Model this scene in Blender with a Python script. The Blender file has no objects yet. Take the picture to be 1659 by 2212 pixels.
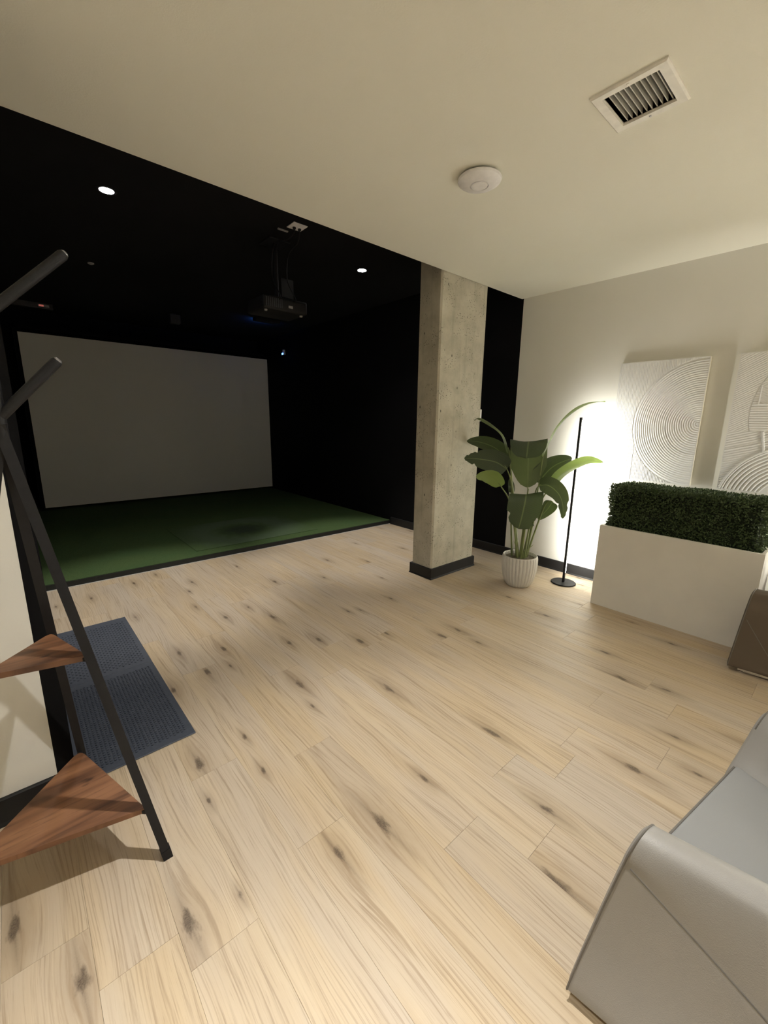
import bpy, bmesh, math, random
from mathutils import Vector, Matrix
random.seed(7)
S = bpy.context.scene
COL = S.collection

# ------------------------------------------------------------------ camera
cam_d = bpy.data.cameras.new('camera')
cam_d.sensor_fit = 'HORIZONTAL'
cam_d.sensor_width = 36.0
cam_d.lens = 900.694 / 1659 * 36.0
cam_d.clip_start = 0.02
cam = bpy.data.objects.new('camera', cam_d)
COL.objects.link(cam)
YAW, PITCH, ROLL = 0.84924, -0.21342, 0.013266
fw = Vector((math.cos(YAW) * math.cos(PITCH), math.sin(YAW) * math.cos(PITCH), math.sin(PITCH)))
rt = Vector((math.sin(YAW), -math.cos(YAW), 0))
up = rt.cross(fw)
r2 = math.cos(ROLL) * rt + math.sin(ROLL) * up
u2 = -math.sin(ROLL) * rt + math.cos(ROLL) * up
M = Matrix((r2, u2, -fw)).transposed().to_4x4()
M.translation = Vector((0, 0, 1.42))
cam.matrix_world = M
S.camera = cam

# ------------------------------------------------------------------ world and exposure
W = bpy.data.worlds.new('world')
S.world = W
W.use_nodes = True
W.node_tree.nodes['Background'].inputs[0].default_value = (0.01, 0.01, 0.012, 1)
W.node_tree.nodes['Background'].inputs[1].default_value = 1.0
S.view_settings.view_transform = 'Standard'
S.view_settings.look = 'None'
S.view_settings.gamma = 1.0
S.view_settings.use_curve_mapping = False
S.view_settings.exposure = 0.58
S.cycles.use_denoising = True
S.cycles.max_bounces = 10
S.cycles.diffuse_bounces = 8

# light settings used by the fixtures' builders below
ROOM_LAMPS = [(0.80, 0.70, 2.6), (3.1, -1.9, 2.6), (-0.35, -0.15, 2.6)]  # first follows the coat rack's shadow; the others are unseen, added to brighten
# (beam watts, beam cone, blend, spill watts, spill cone) of each downlight: a hot beam inside a weaker wide spill
ROOM_BEAM = [(60, 60, .6, 86, 120), (560, 76, 1.0, 0, 0), (190, 66, .8, 0, 0)]
ROOM_C = (1.0, 0.985, 0.95)
BAY_LAMPS = [(0.692, 3.676, 2.93), (2.898, 3.684, 2.93)]
BAY_BEAM = (128, 54, .7, 27, 110)
BAY_C = (1.0, 0.95, 0.88)
TUBE_W, TUBE2_W, TUBE_C = 9.5, 34.0, (1.0, 0.975, 0.88)


# ------------------------------------------------------------------ node helpers
class NT:
    def __init__(s, name):
        s.m = bpy.data.materials.new(name)
        s.m.use_nodes = True
        s.t = s.m.node_tree
        s.n = s.t.nodes
        s.b = s.n['Principled BSDF']

    def new(s, typ, **kw):
        n = s.n.new(typ)
        for k, v in kw.items():
            setattr(n, k, v)
        return n

    def put(s, sock, v):
        if isinstance(v, bpy.types.NodeSocket):
            s.t.links.new(v, sock)
        else:
            if isinstance(v, (tuple, list)) and sock.type == 'RGBA' and len(v) == 3:
                v = (*v, 1)
            sock.default_value = v

    def math(s, op, a, b=0.0, c=0.0, clamp=False):
        n = s.new('ShaderNodeMath', operation=op, use_clamp=clamp)
        for i, v in enumerate((a, b, c)):
            s.put(n.inputs[i], v)
        return n.outputs[0]

    def vec(s, op, a, b=(0, 0, 0)):
        n = s.new('ShaderNodeVectorMath', operation=op)
        s.put(n.inputs[0], a)
        s.put(n.inputs[1], b)
        return n.outputs['Value'] if op in ('LENGTH', 'DOT_PRODUCT', 'DISTANCE') else n.outputs['Vector']

    def xyz(s, x=0.0, y=0.0, z=0.0):
        n = s.new('ShaderNodeCombineXYZ')
        for i, v in enumerate((x, y, z)):
            s.put(n.inputs[i], v)
        return n.outputs[0]

    def sep(s, v):
        n = s.new('ShaderNodeSeparateXYZ')
        s.put(n.inputs[0], v)
        return n.outputs

    def coord(s, k='Object'):
        return s.new('ShaderNodeTexCoord').outputs[k]

    def noise(s, vec, scale=5.0, detail=4.0, rough=0.5, dist=0.0):
        n = s.new('ShaderNodeTexNoise')
        s.put(n.inputs['Vector'], vec)
        for k, v in (('Scale', scale), ('Detail', detail), ('Roughness', rough), ('Distortion', dist)):
            s.put(n.inputs[k], v)
        return n.outputs[0]

    def voro(s, vec, scale=5.0, feature='F1', out=0):
        n = s.new('ShaderNodeTexVoronoi', feature=feature)
        s.put(n.inputs['Vector'], vec)
        s.put(n.inputs['Scale'], scale)
        return n.outputs[out]

    def ramp(s, f, *stops):
        n = s.new('ShaderNodeValToRGB')
        e = n.color_ramp.elements
        while len(e) < len(stops):
            e.new(0.5)
        for i, (p, c) in enumerate(stops):
            e[i].position = p
            e[i].color = (*c, 1) if len(c) == 3 else c
        s.put(n.inputs[0], f)
        return n.outputs[0]

    def smooth(s, v, a, b):
        n = s.new('ShaderNodeMapRange', interpolation_type='SMOOTHSTEP')
        s.put(n.inputs[0], v)
        s.put(n.inputs[1], a)
        s.put(n.inputs[2], b)
        return n.outputs[0]

    def mix(s, f, a, b, typ='MIX'):
        n = s.new('ShaderNodeMix', data_type='RGBA', blend_type=typ)
        s.put(n.inputs[0], f)
        s.put(n.inputs[6], a)
        s.put(n.inputs[7], b)
        return n.outputs[2]

    def bump(s, h, strength=0.3, dist=0.01):
        n = s.new('ShaderNodeBump')
        s.put(n.inputs['Height'], h)
        n.inputs['Strength'].default_value = strength
        n.inputs['Distance'].default_value = dist
        s.t.links.new(n.outputs[0], s.b.inputs['Normal'])

    def set(s, **kw):
        for k, v in kw.items():
            s.put(s.b.inputs[k.replace('_', ' ')], v)
        return s


def simple(name, col, rough=0.5, metal=0.0, var=0.06, scale=30.0, bump=0.0, spec=0.5):
    t = NT(name)
    c = t.coord()
    n = t.noise(c, scale, 4)
    d = tuple(max(0, x * (1 - var)) for x in col)
    e = tuple(min(1, x * (1 + var)) for x in col)
    t.set(Base_Color=t.ramp(n, (0.3, d), (0.7, e)), Roughness=rough, Metallic=metal)
    t.b.inputs['Specular IOR Level'].default_value = spec
    if bump:
        t.bump(t.noise(c, scale * 6, 3), bump, 0.002)
    return t.m


def paint(name, col, rough=0.85, bump=0.12, spec=0.3):
    t = NT(name)
    c = t.new('ShaderNodeNewGeometry').outputs['Position']
    n = t.noise(c, 1.3, 3)
    t.set(Base_Color=t.ramp(n, (0.3, tuple(x * 0.97 for x in col)), (0.7, col)), Roughness=rough)
    t.b.inputs['Specular IOR Level'].default_value = spec
    t.bump(t.noise(c, 140, 3, 0.6), bump, 0.003)
    return t.m


def emit(name, col, strength):
    t = NT(name)
    t.set(Base_Color=(0.8, 0.8, 0.8), Emission_Color=col, Emission_Strength=strength)
    return t.m


def mat_plank():
    t = NT('oak_plank')
    p = t.coord('Object')
    rnd = t.new('ShaderNodeObjectInfo').outputs['Random']
    x, y, z = t.sep(p)
    ux = x
    knots = 0.0
    halo = 0.0
    for k in 'abc':
        a = t.new('ShaderNodeAttribute', attribute_type='OBJECT', attribute_name='knot_' + k).outputs['Vector']
        kx, ky, ks = t.sep(a)
        dx = t.math('SUBTRACT', x, kx)
        dy = t.math('SUBTRACT', y, ky)
        wob = t.math('MULTIPLY', t.math('SUBTRACT', t.noise(t.xyz(t.math('MULTIPLY', x, 46.0), t.math('MULTIPLY', y, 13.0), ks), 1.0, 3, 0.6), 0.5), 1.9)
        e = t.math('SQRT', t.math('ADD', t.math('POWER', dx, 2.0), t.math('POWER', t.math('MULTIPLY', dy, 0.36), 2.0)))
        e = t.math('DIVIDE', e, ks)                       # 1 at the knot's edge
        g = t.math('POWER', 2.718, t.math('MULTIPLY', t.math('MULTIPLY', e, e), -0.09))
        ux = t.math('SUBTRACT', ux, t.math('MULTIPLY', t.math('MULTIPLY', dx, g), 0.78))
        core = t.math('SUBTRACT', 1.0, t.smooth(t.math('ADD', e, wob), 0.15, 0.95))
        tail = t.math('MULTIPLY', t.math('POWER', 2.718, t.math('MULTIPLY', t.math('ABSOLUTE', t.math('DIVIDE', t.math('ADD', dx, t.math('MULTIPLY', dy, 0.06)), ks)), -3.2)),
                      t.math('POWER', 2.718, t.math('MULTIPLY', t.math('ABSOLUTE', t.math('DIVIDE', dy, ks)), -0.22)))
        knots = t.math('MAXIMUM', knots, t.math('MAXIMUM', core, t.math('MULTIPLY', tail, 0.8)))
        halo = t.math('MAXIMUM', halo, t.math('SUBTRACT', 1.0, t.smooth(t.math('ADD', e, wob), 0.6, 3.6)))
    off = t.math('MULTIPLY', rnd, 37.0)
    warp = t.noise(t.xyz(t.math('ADD', t.math('MULTIPLY', ux, 5.0), off), t.math('MULTIPLY', y, 1.4), off), 1.0, 2)
    ux = t.math('ADD', ux, t.math('MULTIPLY', warp, 0.06))
    broad = t.noise(t.xyz(t.math('ADD', t.math('MULTIPLY', ux, 26.0), off), t.math('MULTIPLY', y, 1.1), off), 1.0, 3, 0.55)
    fine = t.noise(t.xyz(t.math('ADD', t.math('MULTIPLY', ux, 125.0), off), t.math('MULTIPLY', y, 2.4), off), 1.0, 5, 0.65)
    pore = t.noise(t.xyz(t.math('ADD', t.math('MULTIPLY', ux, 520.0), off), t.math('MULTIPLY', y, 16.0), off), 1.0, 2, 0.5)
    c = t.ramp(broad, (0.22, (0.40, 0.305, 0.205)), (0.47, (0.485, 0.385, 0.272)), (0.75, (0.54, 0.445, 0.325)))
    tint = t.noise(t.xyz(t.math('ADD', t.math('MULTIPLY', x, 7.0), off), t.math('MULTIPLY', y, 1.3), 9.0), 1.0, 2)
    c = t.mix(t.smooth(tint, 0.35, 0.65), t.mix(0.5, c, (0.50, 0.425, 0.335)), t.mix(0.4, c, (0.56, 0.435, 0.265)))
    c = t.mix(t.math('MULTIPLY', t.smooth(fine, 0.50, 0.68), 0.60), c, (0.27, 0.19, 0.115))
    c = t.mix(t.math('MULTIPLY', t.smooth(fine, 0.46, 0.22), 0.35), c, (0.62, 0.52, 0.39))
    c = t.mix(t.math('MULTIPLY', t.smooth(pore, 0.62, 0.80), 0.35), c, (0.22, 0.14, 0.08))
    c = t.mix(t.math('MULTIPLY', halo, 0.42), c, (0.30, 0.215, 0.13))
    lines = t.math('SINE', t.math('ADD', t.math('MULTIPLY', ux, 520.0), t.math('MULTIPLY', t.noise(t.xyz(t.math('ADD', t.math('MULTIPLY', ux, 18.0), off), t.math('MULTIPLY', y, 2.2), off), 1.0, 3), 16.0)))
    patch = t.smooth(t.noise(t.xyz(t.math('ADD', t.math('MULTIPLY', x, 14.0), off), t.math('MULTIPLY', y, 1.6), 3.0), 1.0, 2), 0.42, 0.62)
    c = t.mix(t.math('MULTIPLY', t.math('MULTIPLY', t.smooth(lines, 0.45, 1.0), patch), 0.36), c, (0.29, 0.205, 0.125))
    kn = t.noise(p, 210, 3)
    c = t.mix(t.math('MULTIPLY', knots, t.math('ADD', 0.45, t.math('MULTIPLY', kn, 0.75)), clamp=True), c, (0.085, 0.058, 0.038))
    hsv = t.new('ShaderNodeHueSaturation')
    t.put(hsv.inputs['Color'], c)
    t.put(hsv.inputs['Value'], t.math('ADD', 0.96, t.math('MULTIPLY', rnd, 0.08)))
    t.put(hsv.inputs['Saturation'], t.math('ADD', 0.86, t.math('MULTIPLY', t.math('FRACT', t.math('MULTIPLY', rnd, 7.3)), 0.2)))
    t.set(Base_Color=hsv.outputs[0], Roughness=t.math('ADD', 0.40, t.math('MULTIPLY', fine, 0.16)))
    t.b.inputs['Specular IOR Level'].default_value = 0.45
    t.bump(t.math('ADD', fine, t.math('MULTIPLY', knots, -0.6)), 0.12, 0.0015)
    return t.m


def mat_concrete():
    t = NT('raw_concrete')
    p = t.coord('Object')
    x, y, z = t.sep(p)
    a = t.noise(p, 5.0, 6, 0.6)
    b = t.noise(p, 38.0, 5, 0.65)
    st = t.noise(t.xyz(t.math('MULTIPLY', x, 26), t.math('MULTIPLY', y, 26), t.math('MULTIPLY', z, 1.6)), 1.0, 4, 0.6)
    c = t.ramp(a, (0.3, (0.42, 0.395, 0.32)), (0.55, (0.56, 0.53, 0.44)), (0.75, (0.64, 0.61, 0.52)))
    c = t.mix(t.math('MULTIPLY', b, 0.55), c, t.mix(0.5, c, (0.22, 0.205, 0.165)))
    c = t.mix(t.math('MULTIPLY', t.smooth(st, 0.52, 0.75), 0.35), c, (0.25, 0.235, 0.19))
    sel = t.smooth(t.noise(p, 7.0, 2), 0.46, 0.60)
    pit = t.math('MULTIPLY', t.math('SUBTRACT', 1.0, t.smooth(t.voro(p, 62), 0.12, 0.30)), sel)
    big = t.math('SUBTRACT', 1.0, t.smooth(t.voro(t.xyz(x, y, t.math('MULTIPLY', z, 0.55)), 8.5), 0.025, 0.075))
    pit = t.math('MAXIMUM', pit, big)
    c = t.mix(t.math('MULTIPLY', pit, 0.92), c, (0.06, 0.052, 0.04))
    t.set(Base_Color=c, Roughness=0.82)
    t.bump(t.math('SUBTRACT', t.math('MULTIPLY', b, 0.35), pit), 0.5, 0.004)
    return t.m


def mat_walnut():
    t = NT('walnut_shelf')
    p = t.coord('Object')
    rnd = t.new('ShaderNodeObjectInfo').outputs['Random']
    x, y, z = t.sep(p)
    off = t.math('MULTIPLY', rnd, 19.0)
    g = t.noise(t.xyz(t.math('ADD', t.math('MULTIPLY', x, 5.0), off), t.math('MULTIPLY', y, 60), 0.0), 1.0, 5, 0.6)
    b = t.noise(t.xyz(t.math('ADD', t.math('MULTIPLY', x, 2.0), off), t.math('MULTIPLY', y, 16), 0.0), 1.0, 3, 0.5, 0.6)
    c = t.ramp(b, (0.30, (0.075, 0.032, 0.016)), (0.5, (0.21, 0.095, 0.046)), (0.72, (0.33, 0.16, 0.080)))
    c = t.mix(t.math('MULTIPLY', t.smooth(g, 0.52, 0.72), 0.6), c, (0.07, 0.030, 0.016))
    k = t.noise(t.xyz(t.math('ADD', t.math('MULTIPLY', x, 9.0), off), t.math('MULTIPLY', y, 22), 4.0), 1.0, 3)
    c = t.mix(t.math('MULTIPLY', t.smooth(k, 0.66, 0.76), 0.85), c, (0.03, 0.014, 0.009))
    t.set(Base_Color=c, Roughness=0.42)
    t.bump(g, 0.15, 0.001)
    return t.m


def mat_turf():
    t = NT('green_turf')
    p = t.coord('Object')
    x, y, z = t.sep(p)
    a = t.noise(p, 3.0, 3)
    f = t.noise(p, 260, 3, 0.7)
    c = t.ramp(f, (0.3, (0.034, 0.062, 0.022)), (0.7, (0.105, 0.160, 0.062)))
    c = t.mix(t.math('MULTIPLY', t.smooth(a, 0.4, 0.7), 0.3), c, (0.05, 0.11, 0.045))
    t.set(Base_Color=c, Roughness=0.95)
    t.b.inputs['Specular IOR Level'].default_value = 0.1
    t.bump(f, 0.8, 0.006)
    return t.m


def mat_tee_turf():
    t = NT('worn_turf')
    p = t.coord('Object')
    x, y, z = t.sep(p)
    f = t.noise(p, 260, 3, 0.7)
    c = t.ramp(f, (0.3, (0.034, 0.062, 0.024)), (0.7, (0.105, 0.160, 0.066)))
    wob = t.math('MULTIPLY', t.math('SUBTRACT', t.noise(p, 9, 4), 0.5), 0.30)
    r = t.vec('LENGTH', t.xyz(t.math('MULTIPLY', t.math('ADD', x, wob), 1.0), t.math('ADD', y, t.math('MULTIPLY', wob, 0.6)), 0.0))
    c = t.mix(t.math('MULTIPLY', t.math('SUBTRACT', 1.0, t.smooth(r, 0.10, 0.36)), 0.75), c, (0.030, 0.040, 0.032))
    ring = t.math('MULTIPLY', t.smooth(r, 0.25, 0.45), t.math('SUBTRACT', 1.0, t.smooth(r, 0.5, 0.85)))
    c = t.mix(t.math('MULTIPLY', ring, 0.40), c, (0.125, 0.17, 0.125))
    t.set(Base_Color=c, Roughness=0.95)
    t.b.inputs['Specular IOR Level'].default_value = 0.1
    t.bump(f, 0.8, 0.006)
    return t.m


def mat_leaf(name, top, under, trans=0.25):
    t = NT(name)
    uv = t.new('ShaderNodeUVMap').outputs[0]
    u, v, _ = t.sep(uv)
    d = t.math('ABSOLUTE', t.math('SUBTRACT', u, 0.5))
    veins = t.math('SINE', t.math('ADD', t.math('MULTIPLY', v, 190.0), t.math('MULTIPLY', d, 60.0)))
    vf = t.smooth(veins, 0.2, 1.0)
    back = t.new('ShaderNodeNewGeometry').outputs['Backfacing']
    n = t.noise(t.coord(), 9, 3)
    ct = t.mix(n, tuple(0.8 * q for q in top), tuple(min(1, 1.15 * q) for q in top))
    cu = t.mix(n, tuple(0.85 * q for q in under), under)
    c = t.mix(back, ct, cu)
    c = t.mix(t.math('MULTIPLY', vf, 0.22), c, t.mix(0.5, c, (0.10, 0.15, 0.06)))
    rib = t.math('SUBTRACT', 1.0, t.smooth(d, 0.012, 0.03))
    c = t.mix(t.math('MULTIPLY', rib, 0.7), c, (0.16, 0.20, 0.085))
    t.set(Base_Color=c, Roughness=0.42)
    t.bump(veins, 0.12, 0.001)
    tr = t.new('ShaderNodeBsdfTranslucent')
    t.put(tr.inputs[0], (0.45, 0.62, 0.16, 1))
    mx = t.new('ShaderNodeMixShader')
    mx.inputs[0].default_value = trans
    t.t.links.new(t.b.outputs[0], mx.inputs[1])
    t.t.links.new(tr.outputs[0], mx.inputs[2])
    t.t.links.new(mx.outputs[0], t.n['Material Output'].inputs[0])
    return t.m


def mat_hedge():
    t = NT('boxwood_leaves')
    n = t.noise(t.coord(), 120, 2)
    c = t.ramp(n, (0.3, (0.022, 0.044, 0.015)), (0.5, (0.066, 0.110, 0.040)), (0.72, (0.17, 0.23, 0.10)))
    t.set(Base_Color=c, Roughness=0.45)
    return t.m


def mat_leather(name, col):
    t = NT(name)
    p = t.coord('Object')
    n = t.noise(p, 4, 3)
    v = t.voro(p, 420)
    t.set(Base_Color=t.ramp(n, (0.3, tuple(0.93 * q for q in col)), (0.7, col)), Roughness=0.42)
    t.b.inputs['Specular IOR Level'].default_value = 0.4
    t.bump(t.math('ADD', v, t.math('MULTIPLY', t.noise(p, 900, 2), 0.4)), 0.16, 0.0012)
    return t.m


MT = {
    'white_wall': paint('white_wall_paint', (0.78, 0.775, 0.735)),
    'ceiling': paint('white_ceiling_paint', (0.83, 0.83, 0.75), 0.9, 0.30),
    'black_wall': paint('black_wall_paint', (0.0055, 0.0056, 0.0065), 0.9, 0.05, 0.12),
    'black_ceiling': paint('black_ceiling_paint', (0.0075, 0.0075, 0.0085), 0.9, 0.05, 0.15),
    'baseboard': simple('black_rubber_base', (0.017, 0.017, 0.018), 0.5, 0, .06, 30, 0, .3),
    'subfloor': simple('dark_underlay', (0.06, 0.045, 0.03), 0.9),
    'plank': mat_plank(),
    'concrete': mat_concrete(),
    'walnut': mat_walnut(),
    'steel': simple('black_powder_coat', (0.013, 0.013, 0.0145), 0.5, 0.0, 0.1, 40, 0.15, 0.25),
    'cap': simple('grey_steel_cap', (0.35, 0.35, 0.37), 0.35, 0.8),
    'turf': mat_turf(),
    'tee': mat_tee_turf(),
    'turf_edge': simple('black_edge_trim', (0.008, 0.010, 0.008), 0.7),
    'alu': simple('pale_metal_strip', (0.62, 0.60, 0.57), 0.4, 0.3),
    'screen': simple('grey_impact_cloth', (0.72, 0.71, 0.67), 0.95, 0, 0.02, 300, 0.1, 0.1),
    'rubber': simple('charcoal_rubber', (0.050, 0.059, 0.080), 0.62, 0, 0.12, 60, 0.1),
    'white_metal': simple('white_enamel', (0.80, 0.79, 0.74), 0.4),
    'white_plastic': simple('white_plastic', (0.80, 0.80, 0.82), 0.4),
    'slat': simple('shaded_white_slat', (0.50, 0.50, 0.46), 0.5),  # white slats toned down, the shade inside the vent is in the colour
    'duct': simple('grey_duct', (0.035, 0.035, 0.03), 0.8),
    'dark_plastic': simple('dark_plastic', (0.011, 0.011, 0.012), 0.55, 0, .06, 30, 0, .2),
    'dark_plate': simple('dark_grey_plate', (0.020, 0.021, 0.026), 0.5),
    'glass': simple('dark_lens', (0.01, 0.012, 0.02), 0.08, 0, 0.02, 10, 0, 0.8),
    'planter': simple('white_planter_paint', (0.80, 0.785, 0.745), 0.5, 0, 0.02, 8),
    'hedge': mat_hedge(),
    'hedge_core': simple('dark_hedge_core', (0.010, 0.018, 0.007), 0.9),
    'pot': simple('white_matte_ceramic', (0.66, 0.645, 0.61), 0.6, 0, 0.03, 20),
    'soil': simple('dark_moss_soil', (0.10, 0.085, 0.055), 0.95, 0, 0.5, 60, 0.6),
    'leaf': mat_leaf('palm_leaf', (0.019, 0.033, 0.017), (0.095, 0.130, 0.052), 0.06),
    'leaf_light': mat_leaf('pale_palm_leaf', (0.19, 0.26, 0.085), (0.19, 0.26, 0.085), 0.40),
    'stem': simple('green_stem', (0.19, 0.23, 0.085), 0.5, 0, 0.25, 12),
    'art': simple('white_plaster', (0.74, 0.745, 0.74), 0.8, 0, 0.02, 60, 0.1),
    'canvas_edge': simple('cream_canvas_edge', (0.70, 0.67, 0.57), 0.8),
    'leather': mat_leather('taupe_leather', (0.30, 0.288, 0.268)),
    'brown_leather': mat_leather('brown_leather', (0.105, 0.080, 0.056)),
    'leather_shaded': mat_leather('shaded_taupe_leather', (0.255, 0.258, 0.258)),  # taupe leather greyed and darkened, the seat's shade put into the colour
    'piping': simple('dark_taupe_piping', (0.14, 0.13, 0.115), 0.5),
    'chrome': simple('polished_chrome', (0.75, 0.75, 0.76), 0.12, 1.0),
    'black_frame': simple('black_chair_base', (0.015, 0.014, 0.013), 0.5),
    'lens_on': emit('lit_downlight_lens', (1.0, 0.97, 0.95), 60.0),
    'room_lens': emit('lit_room_lens', (1.0, 0.95, 0.87), 40.0),
    'tube_on': emit('lit_tube_strip', (1.0, 0.96, 0.86), 25.0),
    'blue_led': emit('blue_led', (0.10, 0.25, 1.0), 4.0),
    'red_led': emit('red_led', (0.8, 0.12, 0.10), 0.25),
    'grey_label': simple('grey_label', (0.30, 0.30, 0.30), 0.6),
}


# ------------------------------------------------------------------ mesh helpers
def obj(name, bm, mats, parent=None, loc=None, smooth=False, angle=40):
    me = bpy.data.meshes.new(name)
    bmesh.ops.recalc_face_normals(bm, faces=bm.faces[:])
    bm.to_mesh(me)
    bm.free()
    for m in (mats if isinstance(mats, (list, tuple)) else [mats]):
        me.materials.append(MT[m] if isinstance(m, str) else m)
    o = bpy.data.objects.new(name, me)
    COL.objects.link(o)
    if loc is not None:
        o.location = loc
    if parent is not None:
        o.parent = parent
    if smooth:
        me.shade_smooth()
        try:
            me.set_sharp_from_angle(angle=math.radians(angle))
        except Exception:
            pass
    return o


def box(bm, x0, x1, y0, y1, z0, z1, bevel=0.0, seg=2, mi=0):
    v = [bm.verts.new((x, y, z)) for x in (x0, x1) for y in (y0, y1) for z in (z0, z1)]
    idx = [(0, 1, 3, 2), (4, 6, 7, 5), (0, 4, 5, 1), (2, 3, 7, 6), (0, 2, 6, 4), (1, 5, 7, 3)]
    f = [bm.faces.new([v[i] for i in q]) for q in idx]
    for q in f:
        q.material_index = mi
    if bevel:
        ed = list({e for q in f for e in q.edges})
        bmesh.ops.bevel(bm, geom=ed, offset=bevel, segments=seg, affect='EDGES', profile=0.5)
    return bm


def nbox(*a, **k):
    return box(bmesh.new(), *a, **k)


def lathe(bm, prof, n=48, c=(0, 0), mod=None):
    rings = []
    for r, z in prof:
        ring = []
        for i in range(n):
            a = 2 * math.pi * i / n
            rr = r * (mod(a, z) if mod else 1)
            ring.append(bm.verts.new((c[0] + rr * math.cos(a), c[1] + rr * math.sin(a), z)))
        rings.append(ring)
    for a, b in zip(rings, rings[1:]):
        for i in range(n):
            bm.faces.new((a[i], a[(i + 1) % n], b[(i + 1) % n], b[i]))
    bm.faces.new(rings[0][::-1])
    bm.faces.new(rings[-1])
    return bm


def tube(bm, pts, rad, n=10, square=False, caps=True):
    pts = [Vector(p) for p in pts]
    rad = rad if isinstance(rad, (list, tuple)) else [rad] * len(pts)
    if square:
        n = 4
    ref = None
    rings = []
    for i, p in enumerate(pts):
        d = (pts[min(i + 1, len(pts) - 1)] - pts[max(i - 1, 0)]).normalized()
        if ref is None:
            ref = Vector((0, 0, 1)) if abs(d.z) < 0.95 else Vector((0, 1, 0))
        s = d.cross(ref).normalized()
        t = s.cross(d).normalized()
        ref = t
        k = math.sqrt(2) if square else 1
        a0 = math.pi / 4 if square else 0
        rings.append([bm.verts.new(p + rad[i] * k * (math.cos(a0 + 2 * math.pi * j / n) * s + math.sin(a0 + 2 * math.pi * j / n) * t)) for j in range(n)])
    for a, b in zip(rings, rings[1:]):
        for j in range(n):
            bm.faces.new((a[j], a[(j + 1) % n], b[(j + 1) % n], b[j]))
    if caps:
        bm.faces.new(rings[0][::-1])
        bm.faces.new(rings[-1])
    return bm


def spline(pts, n):
    pts = [Vector(p) for p in pts]
    out = []
    m = len(pts) - 1
    for i in range(n + 1):
        t = i / n * m
        k = min(int(t), m - 1)
        f = t - k
        p0, p1, p2, p3 = pts[max(k - 1, 0)], pts[k], pts[k + 1], pts[min(k + 2, m)]
        out.append(0.5 * ((2 * p1) + (p2 - p0) * f + (2 * p0 - 5 * p1 + 4 * p2 - p3) * f * f + (3 * p1 - p0 - 3 * p2 + p3) * f ** 3))
    return out


def prism(bm, poly, z0, z1):
    a = [bm.verts.new((x, y, z0)) for x, y in poly]
    b = [bm.verts.new((x, y, z1)) for x, y in poly]
    n = len(poly)
    bm.faces.new(a[::-1])
    bm.faces.new(b)
    for i in range(n):
        bm.faces.new((a[i], a[(i + 1) % n], b[(i + 1) % n], b[i]))
    return bm


def tag(o, label, cat, group=None):
    o['label'] = label
    o['category'] = cat
    if group:
        o['group'] = group
    return o


def struct(o):
    o['kind'] = 'structure'
    return o


def empty(name, loc=(0, 0, 0), rotz=0.0):
    o = bpy.data.objects.new(name, None)
    o.empty_display_size = 0.1
    COL.objects.link(o)
    o.location = loc
    o.rotation_euler = (0, 0, rotz)
    return o


def copy_tree(o, parent=None):
    c = o.copy()
    COL.objects.link(c)
    if parent is not None:
        c.parent = parent
    for ch in list(o.children):
        copy_tree(ch, c)
    return c


# ------------------------------------------------------------------ room shell
XR, YC, H, HB = 3.894, 2.435, 2.6, 2.93       # right wall, edge of the white ceiling, white and black ceiling heights
XL, YB, YE = -1.5, -2.6, 8.3
SX, SY = 0.015, 1.80                           # corner of the white wall behind the coat rack
X2 = -0.75                                     # far left wall of the golf bay

floor = struct(obj('floor', nbox(XL, XR, YB, YE, -0.10, -0.009), 'subfloor'))
PW, PL = 0.188, 1.29
knots = [(0.41, 1.63, 1.5), (0.38, 1.42, .7), (0.82, 0.925, 2.0), (0.64, 0.935, 1.5), (0.2, 1.05, 1.9), (0.34, 1.03, .6), (0.62, 1.65, .8),
         (0.6, 1.42, .8), (1.36, 1.48, 1.7), (1.01, 1.84, 1.7), (1.51, 0.93, 1.7), (1.33, 0.56, 1.3), (1.11, 0.40, 2.2), (0.6, 2.59, 1.4),
         (0.83, 2.46, 1.4), (0.66, 2.28, 1.5), (0.47, 2.22, 1.2), (0.58, 1.88, 1.2), (0.79, 2.25, .8), (0.97, 1.63, .9), (1.18, 2.26, 1.1),
         (1.35, 2.18, 1.5), (1.55, 1.99, 1.5), (1.75, 2.39, .9), (1.84, 2.35, .9), (1.75, 1.95, 1.0), (2.16, 2.36, 1.0), (2.41, 2.75, 1.0),
         (1.2, 2.94, 1.1), (1.0, 2.88, 1.4), (0.89, 3.2, 1.0), (1.03, 3.75, 1.3), (0.63, 4.04, 1.4), (0.83, 4.14, 1.0), (1.27, 2.67, 1.5),
         (2.02, 1.67, 1.6), (2.17, 1.67, 1.4), (2.14, 1.47, 1.0), (1.08, 0.96, 1.0), (1.79, 0.42, 1.6), (2.44, 0.7, 1.6), (2.66, 0.87, 1.2),
         (3.12, 0.63, 1.2), (-0.18, 1.36, 1.7), (-0.05, 1.1, 1.7), (2.94, 1.75, 1.0), (2.86, 1.38, 1.3), (0.95, 3.55, .9), (1.6, 3.3, 1.2),
         (2.0, 3.1, 1.0), (2.3, 3.5, 1.1), (2.6, 3.2, 1.2), (1.5, 3.9, 1.0), (3.2, 3.3, 1.2), (2.9, 3.8, 1.0), (0.5, 3.3, 1.0), (0.3, 3.9, 1.2)]
seam = {-1: .78, -3: .714, 3: .712, 2: .352, 0: .61, -5: 1.038, -7: .935}
plank_meshes = {}


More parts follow.
